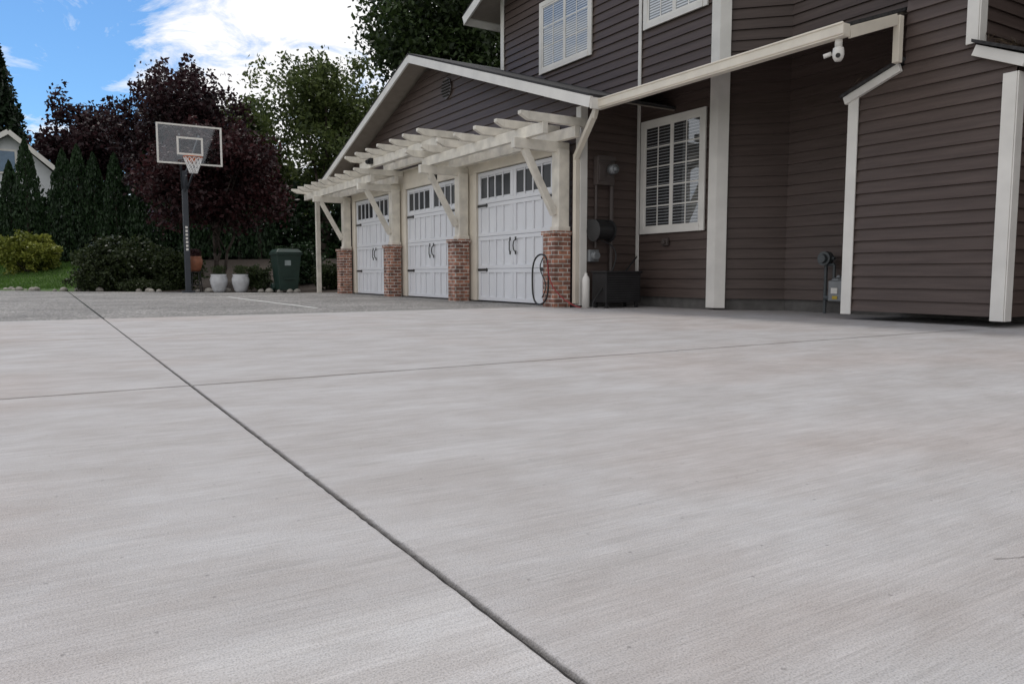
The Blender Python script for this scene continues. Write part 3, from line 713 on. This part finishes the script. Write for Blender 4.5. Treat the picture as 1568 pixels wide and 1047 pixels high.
NH=empty('neighbour_house'); hx,hy=-1.0,45.0
mb=MB(); mb.box(hx-3.2,hx+1.9,hy,hy+6,.5,5.3)
i=len(mb.v); mb.v+=[(hx-3.2,hy,5.3),(hx+1.9,hy,5.3),(hx-.2,hy,7.3)]; mb.f.append((i,i+1,i+2)); mb.done('walls',M_farwall,NH)
mb=MB(); slab(mb,(hx-.2,hy-.4,7.5),(hx-.2,hy+6,7.5),(hx+2.4,hy+6,5.2),(hx+2.4,hy-.4,5.2),.12); slab(mb,(hx-.2,hy-.4,7.5),(hx-3.6,hy-.4,5.2),(hx-3.6,hy+6,5.2),(hx-.2,hy+6,7.5),.12); mb.done('roof',M_shin,NH)
mb=MB(); mb.beam((hx-.2,hy-.43,7.40),(hx+2.4,hy-.43,5.10),.06,.22); mb.beam((hx-.2,hy-.431,7.40),(hx-3.6,hy-.431,5.10),.06,.22); mb.box(hx-1.3,hx+.1,hy-.06,hy-.02,5.4,6.6); mb.done('trim',M_white,NH)
mb=MB(); mb.box(hx-1.2,hx,hy-.08,hy-.06,5.5,6.5); mb.done('window_pane',simple('blue_pane',(.12,.2,.3),.1,.1),NH)

# ---------------------------------------------------------------- light & sky
dsun=Vector((-.02,.60,1.0)).normalized()
el=math.asin(dsun.z); rot=math.atan2(dsun.x,dsun.y)
sl=bpy.data.lights.new('sun','SUN'); sl.energy=1.35; sl.angle=math.radians(11); sl.color=(1,.95,.88)
so=bpy.data.objects.new('sun',sl); so.rotation_euler=dsun.to_track_quat('Z','Y').to_euler(); col.objects.link(so); so.location=(0,0,30)
w=bpy.data.worlds.new('World'); sc.world=w; w.use_nodes=True; t=w.node_tree; L=t.links
bg=t.nodes['Background']; bg.inputs[1].default_value=.12
sk=N(t,'ShaderNodeTexSky',sky_type='NISHITA'); sk.sun_disc=False; sk.sun_elevation=el; sk.sun_rotation=rot; sk.air_density=1.0; sk.dust_density=.2; sk.ozone_density=2.5
tc=N(t,'ShaderNodeTexCoord'); s=N(t,'ShaderNodeSeparateXYZ'); L.new(tc.outputs['Generated'],s.inputs[0])
zm=mth(t,'MAXIMUM',mth(t,'ADD',s.outputs[2],.12),.05)
dx=mth(t,'DIVIDE',s.outputs[0],zm); dy=mth(t,'DIVIDE',s.outputs[1],zm)
cb=N(t,'ShaderNodeCombineXYZ'); L.new(dx,cb.inputs[0]); L.new(dy,cb.inputs[1])
mp=N(t,'ShaderNodeMapping'); L.new(cb.outputs[0],mp.inputs[0]); mp.inputs['Scale'].default_value=(1.5,1.0,1); mp.inputs['Rotation'].default_value=(0,0,.6)
n1=N(t,'ShaderNodeTexNoise',noise_dimensions='2D',Scale=2.4,Detail=7.0,Roughness=.62,Distortion=.4); L.new(mp.outputs[0],n1.inputs['Vector'])
mr=lambda v,a,b,c,d: mrange(t,v,a,b,c,d)
bias=mth(t,'MAXIMUM',mr(dx,.14,.62,-.11,.24),mth(t,'MAXIMUM',mr(dy,1.3,.2,-.11,.3),mr(dx,-.9,-1.8,-.11,.3)))
cr=ramp(t,[(.45,(0,0,0)),(.66,(1,1,1))]); L.new(mth(t,'ADD',n1.outputs['Fac'],bias),cr.inputs[0])
blue=mix(t,1.0,sk.outputs[0],(.60,.86,1.06),'MULTIPLY')
shade=ramp(t,[(.3,(7.7,7.6,7.6)),(.7,(6.2,6.3,6.6))]); L.new(n1.outputs['Fac'],shade.inputs[0])
cw=mix(t,mr(dy,1.2,.3,0,.9),(8.8,8.8,8.9),shade.outputs[0])
L.new(mix(t,cr.outputs[0],blue,cw),bg.inputs[0])

# ---------------------------------------------------------------- camera
cd=bpy.data.cameras.new('camera'); co=bpy.data.objects.new('camera',cd); col.objects.link(co)
cd.sensor_width=36; cd.lens=36*1153/1568; cd.clip_end=3000; cd.clip_start=.02
co.location=(0,0,.5); co.rotation_euler=(math.radians(90-5.13),0,math.radians(-31.7))
sc.camera=co
sc.view_settings.view_transform='Standard'; sc.view_settings.look='None'; sc.view_settings.exposure=0
